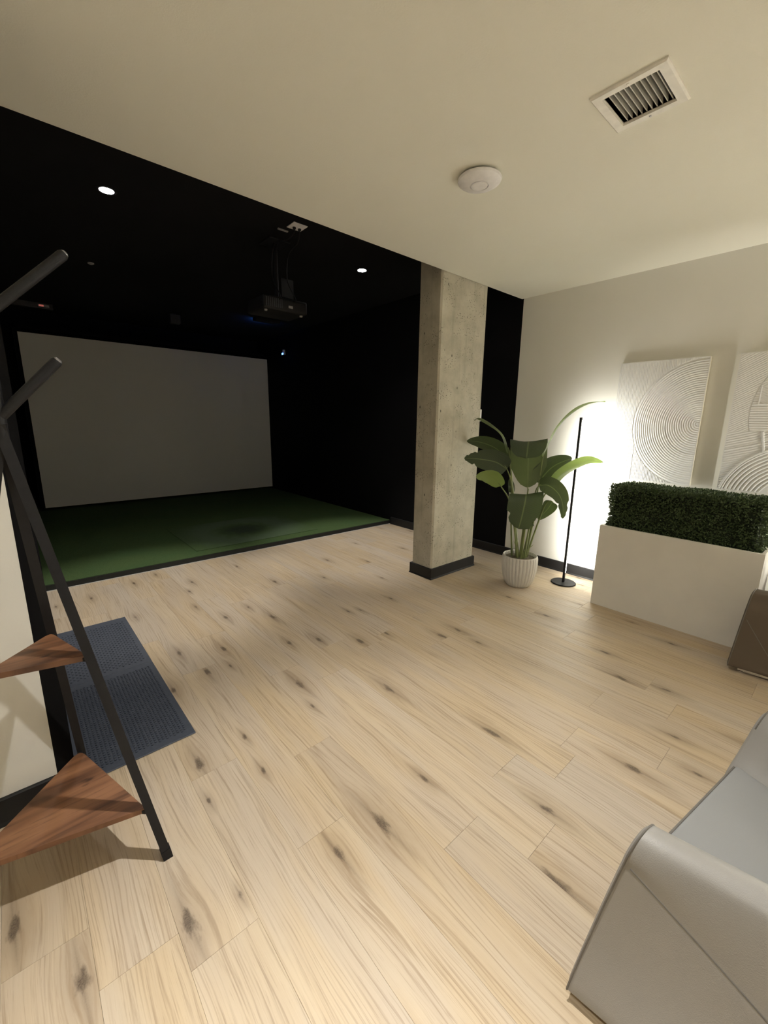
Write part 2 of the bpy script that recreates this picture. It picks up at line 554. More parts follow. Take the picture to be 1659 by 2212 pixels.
def plank_mesh(w, l):
    key = (round(w, 3), round(l, 3))
    if key not in plank_meshes:
        bm = nbox(-w / 2 + .0002, w / 2 - .0002, -l / 2 + .0003, l / 2 - .0003, -0.008, 0.0)
        top = [e for e in bm.edges if all(v.co.z > -1e-5 for v in e.verts)]
        bmesh.ops.bevel(bm, geom=top, offset=0.0004, segments=1, affect='EDGES')
        me = bpy.data.meshes.new('plank')
        bm.to_mesh(me)
        bm.free()
        me.materials.append(MT['plank'])
        plank_meshes[key] = me
    return plank_meshes[key]


for n in range(-16, 13):
    x0, x1 = 1.485 + PW * n, 1.485 + PW * (n + 1)
    x0, x1 = max(x0, XL), min(x1, XR)
    if x1 - x0 < 0.02:
        continue
    rl = random.random() * PL
    s0 = seam.get(n, rl)
    cuts = [s0 + PL * k for k in range(-6, 8)]
    lo, hi = (YB if x1 < XR + 1 else YB), 4.34
    ed = [lo] + [c for c in cuts if lo + 0.05 < c < hi - 0.05] + [hi]
    for a, b in zip(ed, ed[1:]):
        o = bpy.data.objects.new('plank', plank_mesh(x1 - x0, b - a))
        COL.objects.link(o)
        o.parent = floor
        cx, cy = (x0 + x1) / 2, (a + b) / 2
        o.location = (cx, cy, 0)
        here = [k for k in knots if x0 < k[0] < x1 and a < k[1] < b][:3]
        if not here and not (a > 0.3 and b < 4.4 and 0.0 < x0 < 3.0) and random.random() < .6:
            here = [(random.uniform(x0 + .04, x1 - .04), random.uniform(a, b), random.uniform(.6, 1.4))]
        for q, kk in enumerate('abc'):
            if q < len(here):
                k = here[q]
                o['knot_' + kk] = [float(k[0] - cx), float(k[1] - cy), 0.0145 * k[2]]
            else:
                o['knot_' + kk] = [50.0, 50.0, 0.01]

# white ceiling with the hole of its vent, black front edge towards the bay
VX0, VX1, VY0, VY1 = 1.801, 2.000, 0.672, 0.853
bm = bmesh.new()
xs, ys = [XL, VX0, VX1, XR], [YB, VY0, VY1, YC]
for i in range(3):
    for j in range(3):
        if i == 1 and j == 1:
            continue
        for z in (H, HB):
            bm.faces.new([bm.verts.new((xs[a], ys[b], z)) for a, b in ((i, j), (i + 1, j), (i + 1, j + 1), (i, j + 1))])
for (xa, ya, xb, yb) in ((VX0, VY0, VX1, VY0), (VX1, VY0, VX1, VY1), (VX1, VY1, VX0, VY1), (VX0, VY1, VX0, VY0)):
    f = bm.faces.new([bm.verts.new(p) for p in ((xa, ya, H), (xb, yb, H), (xb, yb, HB), (xa, ya, HB))])
    f.material_index = 1
f = bm.faces.new([bm.verts.new(p) for p in ((XL, YC, H), (XR, YC, H), (XR, YC, HB), (XL, YC, HB))])
f.material_index = 2
bmesh.ops.remove_doubles(bm, verts=bm.verts[:], dist=1e-5)
struct(obj('ceiling', bm, ['ceiling', 'duct', 'black_wall']))
struct(obj('ceiling', nbox(X2 - .1, XR + .1, YC + .001, YE + .1, HB, HB + .1), 'black_ceiling'))
struct(obj('wall_right', nbox(XR, XR + .12, YB, YC - .02, -.1, HB), 'white_wall'))
struct(obj('wall_right', nbox(XR, XR + .12, YC - .02, YE + .1, -.1, HB), 'black_wall'))
struct(obj('wall_back', nbox(X2, XR, YE, YE + .1, -.1, HB), 'black_wall'))
struct(obj('wall_left', nbox(XL, -0.040, SY, SY + .14, -.1, H), 'white_wall'))
struct(obj('trim_1', nbox(-0.040, SX, SY, SY + .14, 0, H), 'black_wall'))
struct(obj('wall_left', nbox(X2 - .1, X2, SY + .14, YE, -.1, HB), 'black_wall'))
struct(obj('wall_left', nbox(XL - .1, XL, YB, SY, -.1, H), 'white_wall'))
struct(obj('wall_front', nbox(XL - .1, XR + .1, YB - .1, YB, -.1, H), 'white_wall'))


def baseboard(name, pts, mat='baseboard', h=0.10, t=0.013):
    """runs along (x0,y0,x1,y1) on its left side, toe curved out at the floor"""
    x0, y0, x1, y1 = pts
    d = Vector((x1 - x0, y1 - y0, 0))
    n = Vector((-d.y, d.x, 0)).normalized()
    prof = [(0, 0), (t + .006, 0), (t + .004, .006), (t, .014), (t, h - .004), (t - .004, h), (0, h)]
    bm = bmesh.new()
    rings = []
    for p in ((x0, y0, 0), (x1, y1, 0)):
        rings.append([bm.verts.new(Vector(p) + n * a + Vector((0, 0, z))) for a, z in prof])
    m = len(prof)
    for i in range(m):
        bm.faces.new((rings[0][i], rings[0][(i + 1) % m], rings[1][(i + 1) % m], rings[1][i]))
    bm.faces.new(rings[0][::-1])
    bm.faces.new(rings[1])
    return struct(obj(name, bm, mat))


baseboard('baseboard_right', (XR, YB, XR, 4.27))
baseboard('baseboard_left', (SX, SY, XL, SY), h=.105)

# concrete column with its rubber base
CX0, CX1, CY0, CY1 = 2.735, 3.352, 2.442, 2.695
col = empty('concrete_column', ((CX0 + CX1) / 2, (CY0 + CY1) / 2, 0))
tag(col, 'raw concrete column standing where the wooden floor meets the black bay', 'column')
hx, hy = (CX1 - CX0) / 2, (CY1 - CY0) / 2
bm = nbox(-hx, hx, -hy, hy, 0, HB)
ve = [e for e in bm.edges if abs(e.verts[0].co.z - e.verts[1].co.z) > 1]
bmesh.ops.bevel(bm, geom=ve, offset=.014, segments=1, affect='EDGES')
obj('shaft', bm, 'concrete', col)
bm = bmesh.new()
prof = [(.020, 0), (.018, .006), (.013, .014), (.013, .098), (.008, .102), (-.004, .102), (-.004, 0)]
rg = [[bm.verts.new((sx * (hx + a), sy * (hy + a), z)) for sx, sy in ((-1, -1), (1, -1), (1, 1), (-1, 1))] for a, z in prof]
for q in range(len(prof)):
    a, b = rg[q], rg[(q + 1) % len(prof)]
    for i in range(4):
        bm.faces.new((a[i], a[(i + 1) % 4], b[(i + 1) % 4], b[i]))
obj('rubber_base', bm, 'baseboard', col)
bm = nbox(0, .022, -.035, .035, -.055, .055, .004)
sw = obj('wall_switch', bm, 'white_plastic', None, (CX1, 2.485, 1.49))
tag(sw, 'small white switch plate on the side of the concrete column', 'switch')
o = obj('rocker', nbox(.022, .027, -.016, .016, -.032, .032, .002), 'white_plastic', sw)


# ------------------------------------------------------------------ ceiling fixtures
def downlight(loc, label, beam, colr, lens, group=None):
    t = empty('ceiling_downlight', loc)
    tag(t, label, 'ceiling light', group)
    bm = lathe(bmesh.new(), [(.0435, -.001), (.045, -.006), (.056, -.007), (.062, -.003), (.062, 0.0), (.0435, 0.0)], 40)
    obj('trim_ring', bm, 'white_metal' if loc[2] < 2.8 else 'dark_plastic', t, smooth=True)
    bm = lathe(bmesh.new(), [(.043, -.0012), (.043, -.0062), (.036, -.0075), (.01, -.008)], 32)
    obj('lens', bm, lens, t)
    for watts, cone, blend in ((beam[0], beam[1], beam[2]), (beam[3], beam[4], 1.0)):
        if not watts:
            continue
        L = bpy.data.lights.new('downlight_beam', 'SPOT')
        L.energy = watts
        L.color = colr
        L.spot_size = math.radians(cone)
        L.spot_blend = blend
        L.shadow_soft_size = .025
        lo = bpy.data.objects.new('lamp', L)
        COL.objects.link(lo)
        lo.parent = t
        lo.location = (0, 0, -.03)
    return t


downlight(BAY_LAMPS[0], 'bright recessed downlight at the left of the black ceiling', BAY_BEAM, BAY_C, 'lens_on')
downlight(BAY_LAMPS[1], 'bright recessed downlight in the black ceiling near the concrete column', BAY_BEAM, BAY_C, 'lens_on')
for k, p in enumerate(ROOM_LAMPS):
    downlight(p, ('recessed white downlight over the open floor beside the coat rack', 'added white downlight out of view, brightens the ceiling by bounce',
                  'added white downlight out of view, brightens the side of the near armchair')[k], ROOM_BEAM[k], ROOM_C, 'room_lens')

# air vent
vent = empty('ceiling_vent', ((VX0 + VX1) / 2, (VY0 + VY1) / 2, H))
tag(vent, 'white rectangular air vent with open slats in the white ceiling', 'vent')
a, b, A, B = (VX1 - VX0) / 2, (VY1 - VY0) / 2, .133, .127
bm = bmesh.new()
lv = [(A, B, 0), (A, B, -.006), (A - .006, B - .006, -.011), (a + .002, b + .002, -.010), (a, b, -.004), (a, b, .03)]
rings = [[bm.verts.new((sx * q[0], sy * q[1], q[2])) for sx, sy in ((-1, -1), (1, -1), (1, 1), (-1, 1))] for q in lv]
for r0, r1 in zip(rings, rings[1:]):
    for i in range(4):
        bm.faces.new((r0[i], r0[(i + 1) % 4], r1[(i + 1) % 4], r1[i]))
obj('frame', bm, 'white_metal', vent)
sm = None
for i in range(10):
    y = -b + (i + .75) * 2 * b / 10.5
    if sm is None:
        bm = nbox(-a, a, -.0016, .0016, -.016, .016)
        bmesh.ops.rotate(bm, verts=bm.verts[:], cent=(0, 0, 0), matrix=Matrix.Rotation(math.radians(-6), 3, 'X'))
        o = obj('slat', bm, 'slat', vent)
        sm = o.data
    else:
        o = bpy.data.objects.new('slat', sm)
        COL.objects.link(o)
        o.parent = vent
    o.location = (0, y, .017)
obj('damper', nbox(-a, a, -b, b, .050, .054), 'duct', vent)
for x in (-1, 1):
    bm = lathe(bmesh.new(), [(.0045, 0), (.0045, -.0015), (.003, -.0025)], 14)
    o = obj('screw', bm, 'cap' if x > 0 else 'white_metal', vent, (x * (a + A) / 2, .0, -.0105))

# wireless access point
ap = empty('wireless_access_point', (1.886, 1.466, H))
tag(ap, 'round white wireless access point on the white ceiling', 'access point')
obj('mounting_ring', lathe(bmesh.new(), [(.085, 0), (.085, -.010), (.07, -.010)], 48), 'dark_plastic', ap)
obj('dome', lathe(bmesh.new(), [(.088, -.009), (.104, -.011), (.1065, -.016), (.103, -.024), (.092, -.031), (.072, -.037), (.052, -.0405), (.0455, -.0412), (.0445, -.036), (.030, -.036), (.02, -.036)], 64), 'white_plastic', ap, smooth=True, angle=25)
obj('centre_disc', lathe(bmesh.new(), [(.0395, -.035), (.0395, -.0425), (.037, -.0435), (.02, -.0437)], 48), 'white_plastic', ap, smooth=True, angle=30)

# projector with pole, outlet and cords
PXY = (1.93, 3.68)
pj = empty('ceiling_projector', (*PXY, HB))
tag(pj, 'black projector hanging on a pole from the black ceiling', 'projector')
obj('ceiling_plate', nbox(-.10, .10, -.10, .10, -.012, 0, .003), 'dark_plastic', pj)
obj('pole', tube(bmesh.new(), [(0, 0, -.01), (0, 0, -.44)], .020, 16), 'dark_plastic', pj, smooth=True)
bm = nbox(-.05, .05, -.02, .02, -.455, -.435, .003)
for s in (-1, 1):
    tube(bm, [(s * .045, 0, -.445), (s * .14, .09, -.478)], .008, 8)
    tube(bm, [(s * .045, 0, -.445), (s * .14, -.09, -.478)], .008, 8)
obj('bracket', bm, 'dark_plastic', pj)
obj('tilt_plate', nbox(.045, .165, -.008, .0, -.43, -.27, .002), 'dark_plate', pj)
body = obj('body', nbox(-.21, .21, -.17, .17, -.585, -.475, .018, 3), 'dark_plastic', pj, smooth=True)
lens = obj('lens', tube(bmesh.new(), [(.10, .165, -.53), (.10, .195, -.53)], [.042, .038], 24), 'glass', body, smooth=True)
bm = bmesh.new()
for i in range(9):
    box(bm, -.19 + i * .018, -.181 + i * .018, -.1725, -.169, -.565, -.495)
o = obj('air_slots', bm, 'dark_plate', body)
o['kind'] = 'stuff'
obj('rear_port', nbox(.02, .06, -.174, -.169, -.555, -.535), 'grey_label', body)
for s in (-1, 1):
    obj('foot', lathe(bmesh.new(), [(.012, -.597), (.014, -.59), (.014, -.58)], 14, (s * .17, -.12)), 'grey_label', body)
pl = empty('ceiling_outlet', (1.918, 3.272, HB))
tag(pl, 'white power outlet with two black plugs on the black ceiling', 'outlet')
obj('cover_plate', nbox(-.062, .062, -.060, .060, -.006, 0, .002), 'white_plastic', pl)
for x in (-.022, .026):
    obj('socket', lathe(bmesh.new(), [(.016, -.005), (.016, -.009), (.01, -.009)], 18, (x, .01)), 'white_plastic', pl)
for x, dy in ((-.022, 0), (.026, .02)):
    pts = spline([(1.918 + x, 3.282, HB - .0095), (1.918 + x, 3.284, HB - .05), (1.915 + x * 2, 3.36, HB - .085), (1.908 + x * 3, 3.48, HB - .07 - dy), (1.93 + x * 3, 3.60, HB - .12), (1.93 + x * 3, 3.62, HB - .30), (1.93 + x * 3, 3.49, HB - .47), (1.93 + x * 3, 3.508, HB - .50)], 40)
    r = [.013] * 3 + [.004] * 38
    o = obj('power_cord', tube(bmesh.new(), pts, r, 8), 'dark_plastic', None, smooth=True)
    tag(o, ('black power cord from the left plug of the ceiling outlet to the projector' if x < 0 else
            'black power cord from the right plug of the ceiling outlet to the projector'), 'cord')
o = obj('cable_clip', nbox(-.045, .045, -.008, .008, -.010, 0, .002), 'grey_label', None, (1.86, 3.40, HB))
tag(o, 'small grey cable clip beside the ceiling outlet', 'clip')

# small devices at the far end of the bay
o = obj('ceiling_sensor', lathe(bmesh.new(), [(.028, 0), (.028, -.008), (.012, -.016), (.006, -.016)], 24), 'grey_label', None, (.807, 5.398, HB), smooth=True)
tag(o, 'small pale sensor dot on the black ceiling above the screen', 'sensor')
t = empty('ceiling_speaker', (2.007, 6.997, HB))
tag(t, 'small dark box speaker on the black ceiling before the screen', 'speaker')
obj('cabinet', nbox(-.07, .07, -.05, .05, -.14, -.02, .006), 'dark_plate', t)
obj('bracket', nbox(-.02, .02, -.02, .02, -.022, 0), 'dark_plastic', t)
t = empty('sensor_bar', (.42, 7.70, HB))
tag(t, 'dim sensor bar with a reddish light at top left above the screen', 'sensor')
obj('housing', nbox(-.22, .22, -.04, .04, -.07, 0, .006), 'dark_plate', t)
obj('indicator', nbox(.06, .18, -.043, -.0395, -.05, -.02), 'grey_label', t)
obj('indicator', nbox(.07, .12, -.0445, -.0425, -.045, -.025), 'red_led', t)
t = empty('launch_monitor', (3.145, 6.35, HB))
tag(t, 'black ceiling box with a blue glow right of the projector', 'sensor')
obj('housing', nbox(-.20, .20, -.06, .06, -.05, 0, .01), 'dark_plastic', t)
obj('indicator', nbox(-.10, .10, .0595, .0615, -.035, -.015), 'blue_led', t)
L = bpy.data.lights.new('blue_glow', 'AREA')
L.energy, L.color, L.shape, L.size, L.size_y = 3.0, (.06, .25, 1.0), 'RECTANGLE', .2, .02
lo = bpy.data.objects.new('lamp', L)
COL.objects.link(lo)
lo.parent = t
lo.location = (0, .11, -.045)
lo.rotation_euler = (math.radians(172), 0, 0)
t = empty('wall_camera', (XR, 7.14, 2.62))
tag(t, 'tiny white camera with a blue light on the black right wall', 'camera')
obj('mount', nbox(-.05, 0, -.02, .02, -.02, .02, .003), 'dark_plastic', t)
obj('head', tube(bmesh.new(), [(-.05, 0, .03), (-.05, 0, -.05)], [.022, .03], 16), 'white_plastic', t, smooth=True)
obj('indicator', nbox(-.085, -.078, -.02, .02, -.055, -.025), 'blue_led', t)

# ------------------------------------------------------------------ golf bay
TY0 = 4.285
tf = empty('turf_platform', (1.57, TY0, 0))
tag(tf, 'raised green golf turf platform in front of the grey screen', 'turf')
obj('turf', nbox(X2 - 1.57, XR - 1.57 - .002, .014, YE - TY0 - .002, -.005, .052), 'turf', tf)
bm = bmesh.new()
prism(bm, [(X2 - 1.57, 0), (XR - 1.57 - .002, 0), (XR - 1.57 - .002, .016), (X2 - 1.57, .016)], 0, .048)
obj('front_edge', bm, 'turf_edge', tf)
obj('floor_strip', nbox(X2 - 1.57, XR - 1.57 - .015, -.014, -.0005, 0, .004), 'alu', tf)
hm = obj('hitting_mat', nbox(-.75, .75, -.55, .62, 0, .006, .003, 1), 'tee', None, (2.05, 5.02, .052))
tag(hm, 'worn hitting mat patch set on the green turf', 'mat')

sc = empty('impact_screen', (2.055, 7.9, 0))
tag(sc, 'large grey golf impact screen filling the end of the black bay', 'screen')
bm = nbox(-1.83, 1.83, 0, .004, .092, 2.562)
obj('cloth', bm, 'screen', sc)
bm = bmesh.new()
for x in (-1.86, 1.818):
    box(bm, x - .02, x + .02, .03, .07, .052, 2.66)
box(bm, -1.88, 1.838, .03, .07, 2.62, 2.66)
obj('frame', bm, 'black_wall', sc)

# black rubber mat beside the wall corner, two panels
rm = empty('rubber_mat', (.225, 2.58, 0), math.radians(.6))
tag(rm, 'dark grey ribbed rubber floor mat beside the wall corner', 'mat')
for nm, y0, y1, kind in (('mat_panel', -.765, .006, 0), ('mat_panel', .008, .765, 1)):
    pn = obj(nm, nbox(-.225, .225, y0, y1, 0, .006, .0025, 1), 'rubber', rm)
    bm = bmesh.new()
    for i in range(26):
        x = -.192 + i * .0154
        if kind == 0:
            n = int((y1 - y0 - .08) / .016)
            for j in range(n):
                y = y0 + .042 + j * .016 + (.008 if i % 2 else 0)
                prism(bm, [(x - .0045, y), (x, y - .0035), (x + .0045, y), (x + .0045, y + .008), (x, y + .0045), (x - .0045, y + .008)], .0058, .0088)
        else:
            n = int((y1 - y0 - .08) / .034)
            for j in range(n):
                y = y0 + .042 + j * .034 + (.017 if i % 2 else 0)
                prism(bm, [(x - .004, y), (x + .004, y), (x + .004, y + .028), (x - .004, y + .028)], .0058, .0088)
    o = obj('ribs', bm, 'rubber', pn)
    o['kind'] = 'stuff'

# ------------------------------------------------------------------ coat rack
RC = Vector((-.023, 1.514, 0))
ZN, RR, TH = 1.382, .313, -.754
ck = empty('coat_rack', RC)
tag(ck, 'black metal coat rack with two triangular wooden shelves beside the white wall', 'coat rack')


def legp(k, z, s=1.0):
    a = TH + k * 2 * math.pi / 3
    r = RR * (1 - z / ZN) * s
    return Vector((r * math.cos(a), r * math.sin(a), z))


for k in range(3):
    lg = obj('leg', tube(bmesh.new(), [legp(k, .004), legp(k, .7), legp(k, ZN + .02)], .0125, square=True), 'steel', ck)
    a = TH + k * 2 * math.pi / 3
    bm = bmesh.new()
    p, q = legp(k, 0), legp(k, .03)
    tube(bm, [p, q], .0145, square=True)
    for v in bm.verts:
        if v.co.z < .008:
            v.co.z = 0
    obj('foot_cap', bm, 'dark_plastic', lg)
obj('pole', tube(bmesh.new(), [(0, 0, ZN - .06), (0, 0, 1.82)], .016, 20), 'steel', ck, smooth=True)
obj('pole_cap', lathe(bmesh.new(), [(.016, 1.82), (.016, 1.826), (.008, 1.832)], 20), 'cap', ck, smooth=True)
pegs = [(-.05, 1.66, .19, .190), (-.26, 1.415, .145, .155)]
for base in (2.0, 4.1):
    pegs += [(-.2 + base, 1.70, .15, .17), (-.3 + base, 1.43, .12, .15)]
for az, z0, r, dz in pegs:
    e = Vector((r * math.cos(az), r * math.sin(az), z0 + dz))
    s = Vector((0, 0, z0))
    d = (e - s).normalized()
    pg = obj('peg', tube(bmesh.new(), [s, e - d * .006, e], [.0135, .0135, .011], 18), 'steel', ck, smooth=True)
    obj('peg_cap', tube(bmesh.new(), [e - d * .003, e + d * .002, e + d * .005], [.0105, .0098, .006], 16), 'cap', pg, smooth=True)
for zz in (.189, .731):
    c = [legp(k, zz, .96) for k in range(3)]
    poly = []
    for k in range(3):
        p, a_, b_ = c[k], c[k - 1], c[(k + 1) % 3]
        da, db = (a_ - p).normalized(), (b_ - p).normalized()
        cut = .006 if k == 0 else (.022 if zz > .5 else .034)
        q0, q1 = p + da * cut, p + db * cut
        for i in range(6):
            t = i / 5
            w = (1 - t) ** 2 * q0 + 2 * t * (1 - t) * p + t * t * q1
            poly.append((w.x, w.y))
    bm = prism(bmesh.new(), poly, -.017, 0)
    bmesh.ops.bevel(bm, geom=[e for e in bm.edges if abs(e.verts[0].co.z - e.verts[1].co.z) < 1e-6], offset=.0018, segments=1, affect='EDGES')
    sh = obj('shelf', bm, 'walnut', ck, (0, 0, zz), smooth=True, angle=30)
    for k in range(3):
        L0 = legp(k, zz - .012)
        inn = legp(k, zz - .012, .86 if zz < .5 else .78)
        bm = tube(bmesh.new(), [L0, inn], .006, square=True)
        for v in bm.verts:
            v.co.z -= zz
        obj('shelf_bracket', bm, 'steel', sh)

# ------------------------------------------------------------------ planter with boxwood hedge
pt = empty('planter', (3.56, .777, 0))
tag(pt, 'white box planter filled with a clipped green hedge along the wall', 'planter')
px, py, pz = .195, .487, .655
bm = bmesh.new()
lv = [(px, py, 0), (px, py, pz), (px - .02, py - .02, pz), (px - .02, py - .02, pz - .06)]
rings = [[bm.verts.new((sx * q[0], sy * q[1], q[2])) for sx, sy in ((-1, -1), (1, -1), (1, 1), (-1, 1))] for q in lv]
for r0, r1 in zip(rings, rings[1:]):
    for i in range(4):
        bm.faces.new((r0[i], r0[(i + 1) % 4], r1[(i + 1) % 4], r1[i]))
bm.faces.new(rings[0])
bm.faces.new(rings[-1])
bmesh.ops.bevel(bm, geom=[e for e in bm.edges if all(v.co.z > .6 for v in e.verts) and e.calc_length() > .2], offset=.002, segments=1, affect='EDGES')
obj('box', bm, 'planter', pt)
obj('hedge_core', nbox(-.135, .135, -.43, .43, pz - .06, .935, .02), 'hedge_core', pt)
vs, fs = [], []
rng = random.Random(3)


def leafcard(p, n, ln, wd):
    t = n.orthogonal().normalized()
    t = Matrix.Rotation(rng.uniform(0, 6.28), 3, n) @ t
    d = (n * rng.uniform(.5, 1.0) + t * rng.uniform(.2, .9)).normalized()
    s = d.cross(n + t * .01)
    s = s.normalized() if s.length > 1e-4 else t
    i = len(vs)
    m = p + d * ln * .5
    k = n * (wd * .35)
    vs.extend([p[:], (m + s * wd * .5 + k)[:], (p + d * ln)[:], (m - s * wd * .5 + k)[:]])
    fs.append((i, i + 1, i + 2))
    fs.append((i, i + 2, i + 3))


faces = [((-1, 0, 0), .86 * .32, 6200), ((0, 1, 0), .3 * .32, 2600), ((0, -1, 0), .3 * .32, 2200), ((0, 0, 1), .3 * .86, 6200), ((1, 0, 0), .86 * .32, 1800)]
HX, HY, HZ0, HZ1 = .150, .452, pz - .015, .965
for nrm, area, cnt in faces:
    n = Vector(nrm)
    for _ in range(cnt):
        x = rng.uniform(-HX, HX) if not n.x else n.x * HX
        y = rng.uniform(-HY, HY) if not n.y else n.y * HY
        z = rng.uniform(HZ0, HZ1) if not n.z else HZ1
        lump = .010 * math.sin(17 * y + 3) * math.sin(21 * z + 11 * x) - rng.random() ** 2 * .035
        p = Vector((x, y, z)) + n * lump
        nn = (n + Vector((rng.uniform(-.5, .5), rng.uniform(-.5, .5), rng.uniform(-.2, .6)))).normalized()
        leafcard(p, nn, rng.uniform(.013, .022), rng.uniform(.008, .013))
me = bpy.data.meshes.new('hedge')
me.from_pydata(vs, [], fs)
me.materials.append(MT['hedge'])
hd = bpy.data.objects.new('hedge', me)
COL.objects.link(hd)
hd.parent = pt
hd['kind'] = 'stuff'

# ------------------------------------------------------------------ floor lamp
fl = empty('floor_lamp', (3.612, 1.612, 0))
tag(fl, 'slim black floor lamp with a lit vertical strip in front of the wall', 'floor lamp')
obj('base', lathe(bmesh.new(), [(.104, 0), (.106, .003), (.106, .009), (.102, .012), (.03, .013), (.012, .014)], 56), 'steel', fl, smooth=True, angle=30)
ra = math.radians(-27)
dx, dy = math.cos(ra), math.sin(ra)
obj('pole', tube(bmesh.new(), [(0, 0, .012), (0, 0, 1.475)], .0088, square=True), 'steel', fl).rotation_euler = (0, 0, 0)
bm = nbox(.0098, .0120, -.0055, .0055, .10, 1.455)
st = obj('light_strip', bm, 'tube_on', fl)
st.rotation_euler = (0, 0, ra)
L = bpy.data.lights.new('tube_light', 'AREA')
L.energy, L.color, L.shape, L.size, L.size_y = TUBE_W, TUBE_C, 'RECTANGLE', .012, 1.35
lo = bpy.data.objects.new('lamp', L)
COL.objects.link(lo)
lo.parent = fl
lo.location = (.0135 * dx, .0135 * dy, .78)
lo.rotation_euler = (math.radians(90), 0, ra - math.radians(90))
lo2 = copy_tree(fl)
lo2.location = (3.68, -.64, 0)
lo2.rotation_euler = (0, 0, math.radians(42))
for ch in lo2.children:
    if ch.type == 'LIGHT':
        ch.data = ch.data.copy()
        ch.data.energy = TUBE2_W
lo2['label'] = 'second slim floor lamp, behind the far armchair'

# ------------------------------------------------------------------ potted plant
PB = Vector((3.256, 1.86, 0))
pa = math.atan2(1.86, 3.256)
pp = empty('potted_plant', PB, pa - math.pi / 2)       # local x to the right, y away, z up
tag(pp, 'tall artificial bird of paradise plant in a white ribbed pot by the column', 'plant')
NR = 30


def rib(a, z):
    return 1 + .012 - .075 * (1 - abs(math.cos(a * NR / 2))) ** 1.6 if .012 < z < .272 else 1


bm = lathe(bmesh.new(), [(.085, 0), (.100, .004), (.118, .03), (.136, .08), (.147, .14), (.152, .20), (.151, .255), (.148, .268), (.148, .276), (.144, .282), (.138, .280), (.136, .27), (.135, .235)], NR * 8, mod=rib)
obj('pot', bm, 'pot', pp, smooth=True, angle=50)
bm = lathe(bmesh.new(), [(.134, .23), (.134, .252), (.08, .258), (.01, .262)], 40)
obj('soil', bm, 'soil', pp, smooth=True)

PLANT = {
 'L1': [(-.011, 0, .255), (-.099, 0, .772), (-.158, .02, 1.16), (-.216, .05, 1.311), (-.326, .08, 1.408), (-.436, .1, 1.464), (-.483, .1, 1.443)],
 'L2': [(-.015, .03, .255), (-.106, .03, .856), (-.163, .06, 1.096), (-.272, .12, 1.194), (-.412, .17, 1.245), (-.553, .2, 1.258)],
 'L3': [(-.03, .0, .255), (-.09, 0, .773), (-.167, -.02, 1.034), (-.262, -.04, 1.092), (-.395, -.07, 1.115), (-.525, -.1, 1.12)],
 'L4': [(-.02, -.04, .255), (-.104, -.05, .71), (-.202, -.1, .895), (-.271, -.14, .973), (-.332, -.2, .994), (-.395, -.26, .981)],
 'L5': [(-.002, 0, .255), (.018, 0, .816), (.015, .01, .884), (.003, .05, 1.07), (-.006, .06, 1.24), (-.010, -.02, 1.273), (-.013, -.12, 1.216), (-.015, -.16, 1.145)],
 'L6': [(.031, 0, .255), (.085, .02, .649), (.116, .05, 1.143), (.151, .06, 1.245), (.227, .08, 1.411), (.325, .1, 1.518), (.431, .1, 1.582), (.546, .1, 1.602)],
 'L7': [(.023, .03, .255), (.083, .06, .686), (.105, .08, .915), (.14, .1, .985), (.222, .13, 1.072), (.354, .17, 1.135)],
 'L8': [(.045, 0, .255), (.106, 0, .699), (.204, .02, .908), (.263, .03, .999), (.365, .05, 1.078), (.474, .05, 1.131), (.583, .05, 1.117)],
 'L9': [(.035, -.03, .255), (.073, -.04, .792), (.103, -.05, .911), (.172, -.07, .922), (.253, -.1, .865), (.294, -.12, .78), (.304, -.13, .665)],
 'L10': [(.010, -.05, .255), (.023, -.05, .658), (.011, -.07, .814), (.007, -.12, .843), (.004, -.16, .79), (-.012, -.18, .665), (-.031, -.18, .556)],
 'L11': [(.05, .02, .255), (.163, .05, .712), (.225, .06, .764), (.195, .05, .705), (.123, .05, .601)],
 'L12': [(-.07, .02, .255), (-.11, .03, .676), (-.117, .04, .823), (-.126, .05, .887), (-.14, .06, .948)],
}
# name: (first spine index of the blade, width, turn of the blade about its spine in degrees, fold, material, tattered tip)
BLADE = {
 'L1': (2, .10, 84, .25, 'leaf', 0), 'L2': (2, .155, 208, .15, 'leaf', 0), 'L3': (2, .20, 192, .12, 'leaf', 1),
 'L4': (2, .15, 158, .10, 'leaf_light', 0), 'L5': (2, .300, 0, .06, 'leaf', 0), 'L6': (2, .085, 82, .3, 'leaf_light', 0),
 'L7': (2, .235, 195, .15, 'leaf', 0), 'L8': (2, .115, 35, .2, 'leaf_light', 0), 'L9': (2, .15, 160, .12, 'leaf', 1),
 'L10': (2, .27, 0, .06, 'leaf', 1), 'L11': (2, .12, 190, .1, 'leaf', 0), 'L12': (2, .06, 200, .2, 'leaf', 0),
}


